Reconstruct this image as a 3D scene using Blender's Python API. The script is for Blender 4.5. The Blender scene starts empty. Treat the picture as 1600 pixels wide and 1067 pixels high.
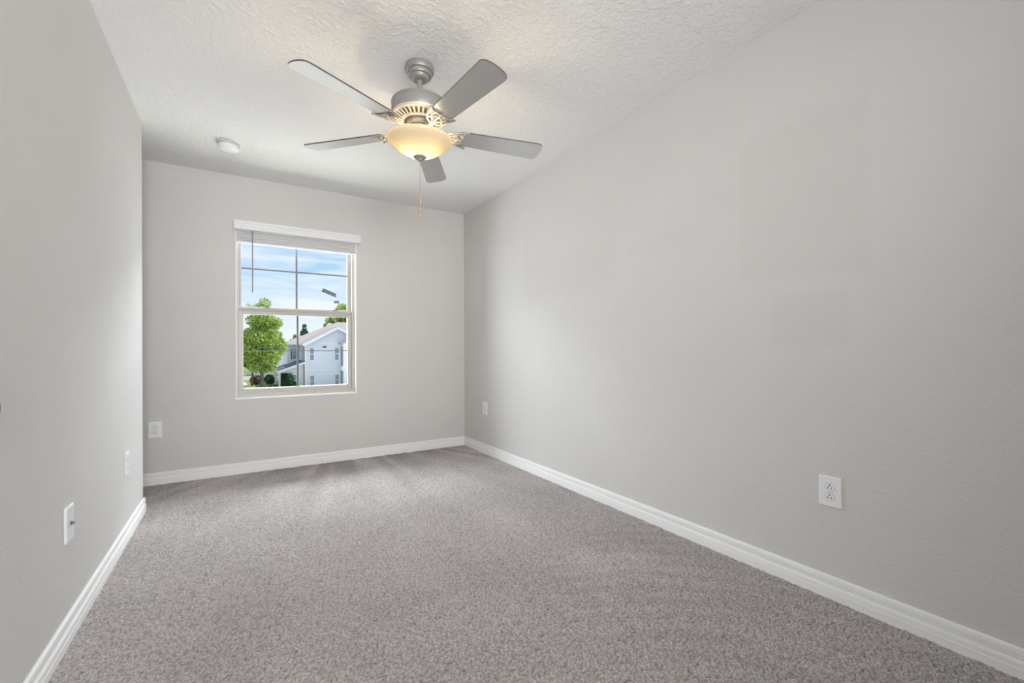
import bpy, bmesh, math, random
import numpy as np
from mathutils import Vector, Matrix

C = bpy.context.scene.collection
scene = bpy.context.scene
PI = math.pi

# ------------------------------------------------------------------ camera
YAW, ROLL, CAMZ = 0.5598910, -0.0037144, 1.01152
F_PX, CX, CY = 692.3527, 806.988, 545.394
cam_d = bpy.data.cameras.new('camera')
cam = bpy.data.objects.new('camera', cam_d)
C.objects.link(cam)
cam_d.sensor_fit = 'HORIZONTAL'
cam_d.sensor_width = 36.0
cam_d.lens = F_PX / 1600.0 * 36.0
cam_d.shift_x = -(CX - 800.0) / 1600.0
cam_d.shift_y = (CY - 533.5) / 1600.0
cam_d.clip_start = 0.02
cam_d.clip_end = 500
r0 = Vector((math.cos(YAW), -math.sin(YAW), 0))
f0 = Vector((math.sin(YAW), math.cos(YAW), 0))
u0 = Vector((0, 0, 1))
ax = r0 * math.cos(ROLL) + u0 * math.sin(ROLL)
bx_ = -r0 * math.sin(ROLL) + u0 * math.cos(ROLL)
M = Matrix((ax, bx_, -f0)).transposed().to_4x4()
M.translation = Vector((0, 0, CAMZ))
cam.matrix_world = M
scene.camera = cam

# ------------------------------------------------------------------ view, world, sun, large lights
scene.view_settings.view_transform = 'Standard'
scene.view_settings.look = 'None'
scene.view_settings.gamma = 1.0
scene.view_settings.exposure = 0.24
scene.cycles.max_bounces = 14
scene.cycles.diffuse_bounces = 10
scene.cycles.transparent_max_bounces = 16
scene.cycles.sample_clamp_indirect = 6.0


def build_world():
    w = bpy.data.worlds.new('sky')
    scene.world = w
    w.use_nodes = True
    nt = w.node_tree
    nt.nodes.clear()
    out = nt.nodes.new('ShaderNodeOutputWorld')
    bg = nt.nodes.new('ShaderNodeBackground')
    tc = nt.nodes.new('ShaderNodeTexCoord')
    sep = nt.nodes.new('ShaderNodeSeparateXYZ')
    ramp = nt.nodes.new('ShaderNodeValToRGB')
    e = ramp.color_ramp.elements
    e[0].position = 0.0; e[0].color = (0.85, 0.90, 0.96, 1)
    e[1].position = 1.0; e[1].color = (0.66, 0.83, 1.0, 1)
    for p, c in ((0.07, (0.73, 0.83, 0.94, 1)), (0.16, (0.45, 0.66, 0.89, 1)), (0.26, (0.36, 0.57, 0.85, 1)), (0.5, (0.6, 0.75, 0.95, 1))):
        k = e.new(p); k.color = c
    mp = nt.nodes.new('ShaderNodeMapping')
    mp.inputs['Scale'].default_value = (1.6, 1.6, 11.0)
    mp.inputs['Rotation'].default_value = (0.0, 0.07, 0.0)
    nz = nt.nodes.new('ShaderNodeTexNoise')
    nz.inputs['Scale'].default_value = 3.4
    nz.inputs['Detail'].default_value = 9
    nz.inputs['Roughness'].default_value = 0.58
    nz.inputs['Distortion'].default_value = 0.5
    cr = nt.nodes.new('ShaderNodeValToRGB')
    cr.color_ramp.elements[0].position = 0.36
    cr.color_ramp.elements[1].position = 0.60
    low = nt.nodes.new('ShaderNodeMapRange')
    low.inputs['From Min'].default_value = 0.22
    low.inputs['From Max'].default_value = 0.04
    low.inputs['To Min'].default_value = 0.70
    low.inputs['To Max'].default_value = 1.0
    mul = nt.nodes.new('ShaderNodeMath'); mul.operation = 'MULTIPLY'
    mix = nt.nodes.new('ShaderNodeMixRGB')
    mix.inputs['Color2'].default_value = (0.87, 0.90, 0.95, 1)
    L = nt.links.new
    L(tc.outputs['Generated'], sep.inputs[0])
    L(sep.outputs['Z'], ramp.inputs[0])
    L(tc.outputs['Generated'], mp.inputs[0])
    L(mp.outputs[0], nz.inputs['Vector'])
    L(nz.outputs['Fac'], cr.inputs[0])
    L(sep.outputs['Z'], low.inputs['Value'])
    L(cr.outputs[0], mul.inputs[0]); L(low.outputs[0], mul.inputs[1])
    L(mul.outputs[0], mix.inputs['Fac'])
    L(ramp.outputs[0], mix.inputs['Color1'])
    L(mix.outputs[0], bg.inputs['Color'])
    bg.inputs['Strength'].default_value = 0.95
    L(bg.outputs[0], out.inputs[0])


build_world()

sun_d = bpy.data.lights.new('sun', 'SUN')
sun_d.energy = 4.0
sun_d.angle = 0.01
sun_d.color = (1.0, 0.95, 0.86)
sun = bpy.data.objects.new('sun', sun_d)
C.objects.link(sun)
# light travels along -Z of the lamp: sun stands to the right (+X), high, a little behind the house we are in
sun.rotation_euler = Vector((-0.50, -0.26, -0.83)).to_track_quat('-Z', 'Y').to_euler()


def area(name, loc, target, sx, sy, power, col, spread=180):
    d = bpy.data.lights.new(name, 'AREA')
    d.shape = 'RECTANGLE'; d.size = sx; d.size_y = sy; d.energy = power; d.color = col; d.spread = math.radians(spread)
    o = bpy.data.objects.new(name, d)
    C.objects.link(o)
    o.location = loc
    o.rotation_euler = (Vector(target) - Vector(loc)).to_track_quat('-Z', 'Y').to_euler()
    return o


WINC = (0.45, 4.32, 1.25)
SKYC = (0.94, 0.968, 1.0)
FILLC = (1.0, 1.0, 1.0)
area('daylight_fill_high', (0.45, 8.6, 4.7), (0.45, 4.32, 1.9), 13.0, 2.6, 2150, SKYC)  # these daylight lamps are added outdoors, out of view, to boost the window light
area('daylight_fill_left', (-3.0, 7.4, 1.6), (-2.2, 4.3, 1.4), 4.6, 4.6, 720, SKYC)
area('daylight_fill_right', (2.85, 7.6, 1.6), (2.6, 4.3, 1.4), 1.6, 4.6, 130, SKYC)
area('daylight_fill_ground', (0.45, 7.5, -2.4), WINC, 14.0, 3.0, 990, (1.0, 0.98, 0.94))
# added fill lamps behind the camera; the room is closed there
area('rear_fill', (0.1, -1.1, 1.3), (0.35, 4.3, 1.6), 0.6, 1.8, 20.5, FILLC, 110)
area('rear_fill_high', (0.6, -1.1, 1.9), (0.6, 4.3, 2.2), 1.8, 0.9, 9.5, FILLC, 80)

# ------------------------------------------------------------------ helpers: materials
def mat(name, col, rough=0.5, metal=0.0, spec=0.5, bump=None, var=None, sheen=0.0):
    """Principled material; bump = (scale, detail, strength, distance); var = (scale, amount) colour mottling."""
    m = bpy.data.materials.new(name)
    m.use_nodes = True
    nt = m.node_tree
    p = nt.nodes['Principled BSDF']
    p.inputs['Base Color'].default_value = (*col, 1)
    p.inputs['Roughness'].default_value = rough
    p.inputs['Metallic'].default_value = metal
    p.inputs['Specular IOR Level'].default_value = spec
    if sheen:
        p.inputs['Sheen Weight'].default_value = sheen
    tc = nt.nodes.new('ShaderNodeTexCoord')
    if bump:
        n = nt.nodes.new('ShaderNodeTexNoise')
        n.inputs['Scale'].default_value = bump[0]
        n.inputs['Detail'].default_value = bump[1]
        b = nt.nodes.new('ShaderNodeBump')
        b.inputs['Strength'].default_value = bump[2]
        b.inputs['Distance'].default_value = bump[3]
        nt.links.new(tc.outputs['Object'], n.inputs['Vector'])
        nt.links.new(n.outputs['Fac'], b.inputs['Height'])
        nt.links.new(b.outputs[0], p.inputs['Normal'])
    if var:
        n2 = nt.nodes.new('ShaderNodeTexNoise')
        n2.inputs['Scale'].default_value = var[0]
        n2.inputs['Detail'].default_value = 4
        mr = nt.nodes.new('ShaderNodeMapRange')
        mr.inputs['From Min'].default_value = 0.25; mr.inputs['From Max'].default_value = 0.75
        mr.inputs['To Min'].default_value = 1 - var[1]; mr.inputs['To Max'].default_value = 1 + var[1]
        mx = nt.nodes.new('ShaderNodeVectorMath'); mx.operation = 'SCALE'
        mx.inputs[0].default_value = col
        nt.links.new(tc.outputs['Object'], n2.inputs['Vector'])
        nt.links.new(n2.outputs['Fac'], mr.inputs['Value'])
        nt.links.new(mr.outputs[0], mx.inputs['Scale'])
        nt.links.new(mx.outputs[0], p.inputs['Base Color'])
    return m


def glass_mat(name, tint=(0.965, 0.982, 0.985)):
    m = bpy.data.materials.new(name)
    m.use_nodes = True
    nt = m.node_tree
    nt.nodes.clear()
    o = nt.nodes.new('ShaderNodeOutputMaterial')
    t = nt.nodes.new('ShaderNodeBsdfTransparent'); t.inputs[0].default_value = (*tint, 1)
    nt.links.new(t.outputs[0], o.inputs[0])
    return m


def bowl_mat():
    m = bpy.data.materials.new('frosted_glass')
    m.use_nodes = True
    nt = m.node_tree
    nt.nodes.clear()
    o = nt.nodes.new('ShaderNodeOutputMaterial')
    tr = nt.nodes.new('ShaderNodeBsdfTranslucent'); tr.inputs[0].default_value = (0.150, 0.124, 0.070, 1)
    df = nt.nodes.new('ShaderNodeBsdfDiffuse'); df.inputs[0].default_value = (0.82, 0.76, 0.64, 1)
    gl = nt.nodes.new('ShaderNodeBsdfGlossy'); gl.inputs['Roughness'].default_value = 0.25
    m1 = nt.nodes.new('ShaderNodeMixShader'); m1.inputs[0].default_value = 0.45
    m2 = nt.nodes.new('ShaderNodeMixShader'); m2.inputs[0].default_value = 0.04
    nt.links.new(tr.outputs[0], m1.inputs[1]); nt.links.new(df.outputs[0], m1.inputs[2])
    nt.links.new(m1.outputs[0], m2.inputs[1]); nt.links.new(gl.outputs[0], m2.inputs[2])
    nt.links.new(m2.outputs[0], o.inputs[0])
    return m


def wall_mat(name, col, patches=()):
    """Orange-peel wall paint; patches = [(axis_a lo, hi, z lo, hi, amount)] : touched-up rectangles of paint (Y,Z on the wall)."""
    m = bpy.data.materials.new(name)
    m.use_nodes = True
    nt = m.node_tree
    p = nt.nodes['Principled BSDF']
    p.inputs['Roughness'].default_value = 0.75
    p.inputs['Specular IOR Level'].default_value = 0.25
    L = nt.links.new
    g = nt.nodes.new('ShaderNodeNewGeometry')
    n = nt.nodes.new('ShaderNodeTexNoise')
    n.inputs['Scale'].default_value = 150; n.inputs['Detail'].default_value = 3
    n3 = nt.nodes.new('ShaderNodeTexNoise')
    n3.inputs['Scale'].default_value = 60; n3.inputs['Detail'].default_value = 2
    add = nt.nodes.new('ShaderNodeMath'); add.operation = 'ADD'
    L(g.outputs['Position'], n.inputs['Vector']); L(g.outputs['Position'], n3.inputs['Vector'])
    L(n.outputs['Fac'], add.inputs[0]); L(n3.outputs['Fac'], add.inputs[1])
    b = nt.nodes.new('ShaderNodeBump')
    b.inputs['Strength'].default_value = 0.30; b.inputs['Distance'].default_value = 0.005
    L(add.outputs[0], b.inputs['Height']); L(b.outputs[0], p.inputs['Normal'])
    base = nt.nodes.new('ShaderNodeRGB'); base.outputs[0].default_value = (*col, 1)
    n2 = nt.nodes.new('ShaderNodeTexNoise'); n2.inputs['Scale'].default_value = 1.6; n2.inputs['Detail'].default_value = 3
    L(g.outputs['Position'], n2.inputs['Vector'])
    mr = nt.nodes.new('ShaderNodeMapRange')
    mr.inputs['From Min'].default_value = 0.3; mr.inputs['From Max'].default_value = 0.7
    mr.inputs['To Min'].default_value = 0.985; mr.inputs['To Max'].default_value = 1.015
    L(n2.outputs['Fac'], mr.inputs['Value'])
    sc = nt.nodes.new('ShaderNodeVectorMath'); sc.operation = 'SCALE'
    L(base.outputs[0], sc.inputs[0]); L(mr.outputs[0], sc.inputs['Scale'])
    cur = sc.outputs[0]
    if patches:
        sep = nt.nodes.new('ShaderNodeSeparateXYZ'); L(g.outputs['Position'], sep.inputs[0])
        nn = nt.nodes.new('ShaderNodeTexNoise'); nn.inputs['Scale'].default_value = 14
        L(g.outputs['Position'], nn.inputs['Vector'])

        def edge(sock, lo, hi, soft):
            a = nt.nodes.new('ShaderNodeMapRange'); a.interpolation_type = 'SMOOTHSTEP'
            a.inputs['From Min'].default_value = lo - soft; a.inputs['From Max'].default_value = lo + soft
            c = nt.nodes.new('ShaderNodeMapRange'); c.interpolation_type = 'SMOOTHSTEP'
            c.inputs['From Min'].default_value = hi + soft; c.inputs['From Max'].default_value = hi - soft
            L(sock, a.inputs['Value']); L(sock, c.inputs['Value'])
            k = nt.nodes.new('ShaderNodeMath'); k.operation = 'MULTIPLY'
            L(a.outputs[0], k.inputs[0]); L(c.outputs[0], k.inputs[1])
            return k.outputs[0]
        for (lo, hi, zl, zh, am, soft) in patches:
            e1 = edge(sep.outputs['Y'], lo, hi, soft); e2 = edge(sep.outputs['Z'], zl, zh, soft)
            k = nt.nodes.new('ShaderNodeMath'); k.operation = 'MULTIPLY'; L(e1, k.inputs[0]); L(e2, k.inputs[1])
            k2 = nt.nodes.new('ShaderNodeMath'); k2.operation = 'MULTIPLY'; L(k.outputs[0], k2.inputs[0]); k2.inputs[1].default_value = am
            mx = nt.nodes.new('ShaderNodeMixRGB')
            L(k2.outputs[0], mx.inputs['Fac']); L(cur, mx.inputs['Color1'])
            mx.inputs['Color2'].default_value = (col[0] * 0.95, col[1] * 0.88, col[2] * 0.88, 1)
            cur = mx.outputs[0]
    L(cur, p.inputs['Base Color'])
    return m


def ceiling_mat():
    m = bpy.data.materials.new('knockdown_ceiling_paint')
    m.use_nodes = True
    nt = m.node_tree
    p = nt.nodes['Principled BSDF']
    p.inputs['Base Color'].default_value = (0.83, 0.83, 0.826, 1)
    p.inputs['Roughness'].default_value = 0.85
    p.inputs['Specular IOR Level'].default_value = 0.2
    g = nt.nodes.new('ShaderNodeNewGeometry')
    n = nt.nodes.new('ShaderNodeTexNoise')
    n.inputs['Scale'].default_value = 38; n.inputs['Detail'].default_value = 4; n.inputs['Distortion'].default_value = 0.7
    cr = nt.nodes.new('ShaderNodeValToRGB')
    cr.color_ramp.elements[0].position = 0.44; cr.color_ramp.elements[1].position = 0.62
    b = nt.nodes.new('ShaderNodeBump'); b.inputs['Strength'].default_value = 0.45; b.inputs['Distance'].default_value = 0.006
    L = nt.links.new
    L(g.outputs['Position'], n.inputs['Vector']); L(n.outputs['Fac'], cr.inputs[0])
    L(cr.outputs[0], b.inputs['Height']); L(b.outputs[0], p.inputs['Normal'])
    return m


def carpet_mat():
    m = bpy.data.materials.new('carpet_yarn')
    m.use_nodes = True
    nt = m.node_tree
    p = nt.nodes['Principled BSDF']
    p.inputs['Roughness'].default_value = 1.0
    p.inputs['Specular IOR Level'].default_value = 0.05
    p.inputs['Sheen Weight'].default_value = 0.12
    L = nt.links.new
    at = nt.nodes.new('ShaderNodeAttribute'); at.attribute_name = 'pile'
    g = nt.nodes.new('ShaderNodeNewGeometry')
    n = nt.nodes.new('ShaderNodeTexNoise'); n.inputs['Scale'].default_value = 260; n.inputs['Detail'].default_value = 4
    L(g.outputs['Position'], n.inputs['Vector'])
    mr = nt.nodes.new('ShaderNodeMapRange')
    mr.inputs['From Min'].default_value = 0.28; mr.inputs['From Max'].default_value = 0.72
    mr.inputs['To Min'].default_value = 0.66; mr.inputs['To Max'].default_value = 1.30
    L(n.outputs['Fac'], mr.inputs['Value'])
    k = nt.nodes.new('ShaderNodeMath'); k.operation = 'MULTIPLY'
    L(at.outputs['Fac'], k.inputs[0]); L(mr.outputs[0], k.inputs[1])
    sc = nt.nodes.new('ShaderNodeVectorMath'); sc.operation = 'SCALE'
    sc.inputs[0].default_value = CARPET
    L(k.outputs[0], sc.inputs['Scale']); L(sc.outputs[0], p.inputs['Base Color'])
    b = nt.nodes.new('ShaderNodeBump'); b.inputs['Strength'].default_value = 0.6; b.inputs['Distance'].default_value = 0.004
    L(n.outputs['Fac'], b.inputs['Height']); L(b.outputs[0], p.inputs['Normal'])
    return m


WALLC = (0.642, 0.632, 0.617)
CARPET = (0.505, 0.468, 0.456)
M_wall = wall_mat('greige_wall_paint', WALLC)
M_wall_r = wall_mat('touched_up_wall_paint', WALLC, [
    (0.72, 1.22, 1.32, 1.98, 0.27, 0.02), (0.78, 1.08, 1.02, 1.24, 0.28, 0.02),
    (2.05, 3.05, 1.42, 1.72, 0.18, 0.05), (1.45, 1.95, 1.58, 1.66, 0.14, 0.03),
    (3.05, 3.12, 1.45, 1.95, 0.14, 0.02), (2.55, 2.63, 1.12, 1.36, 0.14, 0.02)])
M_ceil = ceiling_mat()
M_carpet = carpet_mat()
M_trim = mat('white_trim_paint', (0.88, 0.88, 0.88), 0.55, spec=0.3, bump=(90, 2, 0.05, 0.002))
M_plate = mat('white_plastic', (0.84, 0.84, 0.86), 0.35, bump=(200, 2, 0.02, 0.001))
M_dark = mat('dark_slot', (0.02, 0.02, 0.022), 0.6, bump=(200, 2, 0.02, 0.001))
M_gap = mat('shadow_gap_grey', (0.36, 0.36, 0.37), 0.6, bump=(200, 2, 0.02, 0.001))
M_vinyl = mat('almond_vinyl', (0.53, 0.51, 0.475), 0.42, bump=(60, 2, 0.03, 0.001))
M_vinyl_shade = mat('shaded_vinyl', (0.44, 0.43, 0.41), 0.42, bump=(60, 2, 0.03, 0.001))  # same vinyl, its colour darkened for the shade on the set-back sash
M_munt = mat('muntin_vinyl', (0.17, 0.165, 0.16), 0.5, bump=(60, 2, 0.03, 0.001))
M_blind = mat('white_faux_wood', (0.74, 0.74, 0.745), 0.45, bump=(40, 3, 0.06, 0.002))
M_valance = mat('white_valance', (0.79, 0.79, 0.80), 0.42, bump=(40, 3, 0.04, 0.002))
M_wand = mat('grey_wand', (0.33, 0.335, 0.345), 0.25, bump=(90, 2, 0.02, 0.001))
M_nickel = mat('satin_nickel', (0.30, 0.288, 0.275), 0.45, metal=0.30, bump=(300, 2, 0.03, 0.001))
M_vent = mat('vent_nickel', (0.60, 0.56, 0.50), 0.45, metal=0.2, bump=(220, 2, 0.05, 0.001))
M_iron = mat('antiqued_nickel', (0.33, 0.31, 0.275), 0.6, metal=0.1, bump=(220, 2, 0.05, 0.001))
M_blade = mat('silver_blade', (0.66, 0.655, 0.648), 0.27, metal=0.85, bump=(70, 3, 0.02, 0.001))
M_bladedge = mat('blade_edge_walnut', (0.075, 0.062, 0.055), 0.5, bump=(70, 3, 0.03, 0.001))
M_bowl = bowl_mat()
M_wood = mat('light_wood', (0.50, 0.30, 0.17), 0.45, bump=(120, 3, 0.05, 0.001), var=(60, 0.15))
M_chain = mat('bead_chain', (0.55, 0.53, 0.50), 0.3, metal=0.8, bump=(200, 2, 0.02, 0.001))
M_knob = mat('dark_bronze', (0.10, 0.095, 0.08), 0.35, metal=0.7, bump=(90, 2, 0.02, 0.001))
M_glass = glass_mat('clear_glass')
M_tape = mat('blue_grey_tape', (0.14, 0.20, 0.235), 0.7, bump=(300, 3, 0.1, 0.001), var=(90, 0.25))
M_tape2 = mat('lilac_grey_tape', (0.22, 0.24, 0.33), 0.7, bump=(300, 3, 0.1, 0.001), var=(90, 0.2))
M_smoke = mat('smoke_alarm_plastic', (0.82, 0.82, 0.83), 0.45, bump=(150, 2, 0.03, 0.001))
M_smoke2 = mat('smoke_alarm_base', (0.62, 0.62, 0.62), 0.5, bump=(150, 2, 0.03, 0.001))  # alarm plastic darkened for the shaded base ring; also screws, button, slots

# ------------------------------------------------------------------ helpers: geometry
def link(name, bm, m, parent=None, smooth=False, loc=None):
    me = bpy.data.meshes.new(name)
    bmesh.ops.recalc_face_normals(bm, faces=bm.faces)
    bm.to_mesh(me); bm.free()
    for x in (m if isinstance(m, (list, tuple)) else [m]):
        me.materials.append(x)
    if smooth:
        for p in me.polygons:
            p.use_smooth = True
        if hasattr(me, 'set_sharp_from_angle'):
            me.set_sharp_from_angle(angle=math.radians(38))
    o = bpy.data.objects.new(name, me)
    C.objects.link(o)
    if loc: o.location = loc
    if parent: o.parent = parent
    return o


def thing(name, label, cat, loc=(0, 0, 0), rotz=0.0, group=None):
    o = bpy.data.objects.new(name, None)
    C.objects.link(o)
    o.empty_display_size = 0.05
    o.location = loc; o.rotation_euler = (0, 0, rotz)
    o['label'] = label; o['category'] = cat
    if group: o['group'] = group
    return o


def tag(o, label, cat, group=None, kind=None):
    o['label'] = label; o['category'] = cat
    if group: o['group'] = group
    if kind: o['kind'] = kind
    return o


def struct(o, label=None, cat=None):
    o['kind'] = 'structure'
    if label: o['label'] = label
    if cat: o['category'] = cat
    return o


def add_box(bm, x0, x1, y0, y1, z0, z1, bev=0.0, seg=2, mi=0, mtx=None):
    vs = [bm.verts.new((x, y, z)) for x in (x0, x1) for y in (y0, y1) for z in (z0, z1)]
    idx = [(0, 1, 3, 2), (4, 6, 7, 5), (0, 4, 5, 1), (2, 3, 7, 6), (0, 2, 6, 4), (1, 5, 7, 3)]
    fs = [bm.faces.new([vs[i] for i in q]) for q in idx]
    for f in fs: f.material_index = mi
    if mtx is not None:
        bmesh.ops.transform(bm, matrix=mtx, verts=vs)
    if bev > 0:
        es = list({e for f in fs for e in f.edges})
        bmesh.ops.bevel(bm, geom=es, offset=bev, segments=seg, affect='EDGES', profile=0.5)
    return bm


def BM():
    return bmesh.new()


def add_lathe(bm, prof, n=48, center=(0, 0), axis='Z', mi=0):
    """prof = [(r, z)]; closed on the axis when r == 0."""
    rings = []
    for r, z in prof:
        if r < 1e-6:
            rings.append([bm.verts.new((center[0], center[1], z))])
        else:
            rings.append([bm.verts.new((center[0] + r * math.cos(2 * PI * k / n), center[1] + r * math.sin(2 * PI * k / n), z)) for k in range(n)])
    for a, b in zip(rings[:-1], rings[1:]):
        for k in range(n):
            k2 = (k + 1) % n
            if len(a) == 1 and len(b) == 1: continue
            if len(a) == 1: f = bm.faces.new((a[0], b[k], b[k2]))
            elif len(b) == 1: f = bm.faces.new((a[k], a[k2], b[0]))
            else: f = bm.faces.new((a[k], a[k2], b[k2], b[k]))
            f.material_index = mi
    return bm


def add_tube(bm, pts, rad, n=10, cap=True):
    pts = [Vector(p) for p in pts]
    rads = rad if isinstance(rad, (list, tuple)) else [rad] * len(pts)
    rings = []
    s = None
    for i, p in enumerate(pts):
        t = (pts[min(i + 1, len(pts) - 1)] - pts[max(i - 1, 0)]).normalized()
        if s is None:
            s = t.cross(Vector((1, 0, 0)) if abs(t.z) > 0.5 else Vector((0, 0, 1)))
        s = (s - t * s.dot(t)).normalized(); w = s.cross(t)
        rings.append([bm.verts.new(p + rads[i] * (s * math.cos(2 * PI * k / n) + w * math.sin(2 * PI * k / n))) for k in range(n)])
    for a, b in zip(rings[:-1], rings[1:]):
        for k in range(n):
            bm.faces.new((a[k], a[(k + 1) % n], b[(k + 1) % n], b[k]))
    if cap:
        bm.faces.new(rings[0][::-1]); bm.faces.new(rings[-1])
    return bm


def add_poly(bm, pts, d, mi=0):
    """pts: planar polygon of 3-D points; extruded along the vector d."""
    d = Vector(d)
    a = [bm.verts.new(p) for p in pts]; b = [bm.verts.new(Vector(p) + d) for p in pts]
    fs = [bm.faces.new(a), bm.faces.new(b[::-1])]
    n = len(a)
    for i in range(n):
        fs.append(bm.faces.new((a[i], b[i], b[(i + 1) % n], a[(i + 1) % n])))
    for f in fs: f.material_index = mi
    return bm


def ring_frame(bm, x0, x1, z0, z1, wl, wr, wb, wt, y0, y1, bev=0.003):
    """A rectangular picture-frame ring in the XZ plane between y0 and y1."""
    add_box(bm, x0, x0 + wl, y0, y1, z0, z1, bev)
    add_box(bm, x1 - wr, x1, y0, y1, z0, z1, bev)
    add_box(bm, x0 + wl, x1 - wr, y0, y1, z0, z0 + wb, bev)
    add_box(bm, x0 + wl, x1 - wr, y0, y1, z1 - wt, z1, bev)
    return bm


def sweep_profile(bm, prof, path, zoff=0.0):
    """prof: closed [(offset, z)]; path: list of (x, y) of the wall line, the room on the left-hand normal; mitred corners."""
    n = len(path)
    P = [Vector((p[0], p[1])) for p in path]
    rings = []
    for i in range(n):
        d1 = (P[i] - P[i - 1]).normalized() if i > 0 else None
        d2 = (P[i + 1] - P[i]).normalized() if i < n - 1 else None
        if d1 is None: m = Vector((-d2.y, d2.x))
        elif d2 is None: m = Vector((-d1.y, d1.x))
        else:
            n1 = Vector((-d1.y, d1.x)); n2 = Vector((-d2.y, d2.x))
            m = (n1 + n2); m = m / m.dot(n1)
        rings.append([bm.verts.new((P[i].x + m.x * o, P[i].y + m.y * o, z + zoff)) for o, z in prof])
    k = len(prof)
    for a, b in zip(rings[:-1], rings[1:]):
        for j in range(k):
            bm.faces.new((a[j], a[(j + 1) % k], b[(j + 1) % k], b[j]))
    bm.faces.new(rings[0]); bm.faces.new(rings[-1][::-1])
    return bm


# ------------------------------------------------------------------ the room shell
H = 2.44
XR, YB, XL, YE = 2.0331, 4.2888, -0.5114, 3.5982     # right wall, window wall, left wall, end of the left wall
YF, XA = -1.25, -1.35                                  # front wall behind the camera, left wall of the alcove
T = 0.15
WX0, WX1, WZ0, WZ1 = -0.0145, 0.922, 0.6190, 2.062     # the window opening

b = BM(); add_box(b, XR, XR + T, YF - T, YB + T, -0.12, H + 0.12)
struct(link('wall_right', b, M_wall_r), 'greige painted wall on the right with faint touched-up patches', 'wall')
b = BM(); add_box(b, XL - T, XL, YF, YE, -0.12, H + 0.06, 0.0)
struct(link('wall_left', b, M_wall), 'greige wall on the left that ends at an outside corner', 'wall')
b = BM(); add_box(b, XA - T, XA, YE - 1.0, YB + T, -0.12, H + 0.06)
add_box(b, XA, XL - T, YE - 1.0 - T, YE - 1.0, -0.12, H + 0.06)
struct(link('wall_alcove', b, M_wall), 'greige wall hidden in the alcove past the left corner', 'wall')
b = BM()
add_box(b, XA - T, WX0, YB, YB + T, -0.12, H + 0.06)
add_box(b, WX1, XR, YB, YB + T, -0.12, H + 0.06)
add_box(b, WX0, WX1, YB, YB + T, -0.12, WZ0)
add_box(b, WX0, WX1, YB, YB + T, WZ1, H + 0.06)
struct(link('wall_back', b, M_wall), 'greige wall with the window in it', 'wall')
b = BM(); add_box(b, XL - T, XR, YF - T, YF, -0.12, H + 0.06)
struct(link('wall_front', b, M_wall), 'greige wall behind the camera', 'wall')
b = BM(); add_box(b, XA - T, XR + T, YF - T, YB + T, H, H + 0.12)
b2 = BM(); add_box(b2, XA - 0.6, XR + 0.8, YB + T, YB + T + 0.75, 2.56, 2.72)
struct(link('added_eave', b2, M_trim), 'unseen white eave added outside to keep the sun off the window', 'eave')  # added overhang, out of view, blocks the sun from the window
struct(link('ceiling', b, M_ceil), 'white ceiling with a knockdown texture', 'ceiling')


# ---- carpet: real tufts of pile as a displaced mesh
def hash01(ix, iy, s):
    h = (ix.astype(np.int64) * 374761393 + iy.astype(np.int64) * 668265263 + s * 974634777) & 0xFFFFFFFF
    h = ((h ^ (h >> 13)) * 1274126177) & 0xFFFFFFFF
    return ((h ^ (h >> 16)) & 0xFFFFFF) / float(0xFFFFFF)


def vnoise(x, y, s):
    ix = np.floor(x); iy = np.floor(y); fx = x - ix; fy = y - iy
    fx = fx * fx * (3 - 2 * fx); fy = fy * fy * (3 - 2 * fy)
    a = hash01(ix, iy, s); b_ = hash01(ix + 1, iy, s); c = hash01(ix, iy + 1, s); d = hash01(ix + 1, iy + 1, s)
    return (a * (1 - fx) + b_ * fx) * (1 - fy) + (c * (1 - fx) + d * fx) * fy


def tuft_field(x, y, cell):
    gx, gy = x / cell, y / cell
    ix, iy = np.floor(gx), np.floor(gy)
    best = np.full(x.shape, 9.0); val = np.zeros_like(x)
    for dx in (-1, 0, 1):
        for dy in (-1, 0, 1):
            jx, jy = ix + dx, iy + dy
            px = jx + 0.15 + 0.7 * hash01(jx, jy, 1); py = jy + 0.15 + 0.7 * hash01(jx, jy, 2)
            d = (gx - px) ** 2 + (gy - py) ** 2
            h = hash01(jx, jy, 3)
            m = d < best
            best = np.where(m, d, best); val = np.where(m, h, val)
    return np.sqrt(best), val


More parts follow.
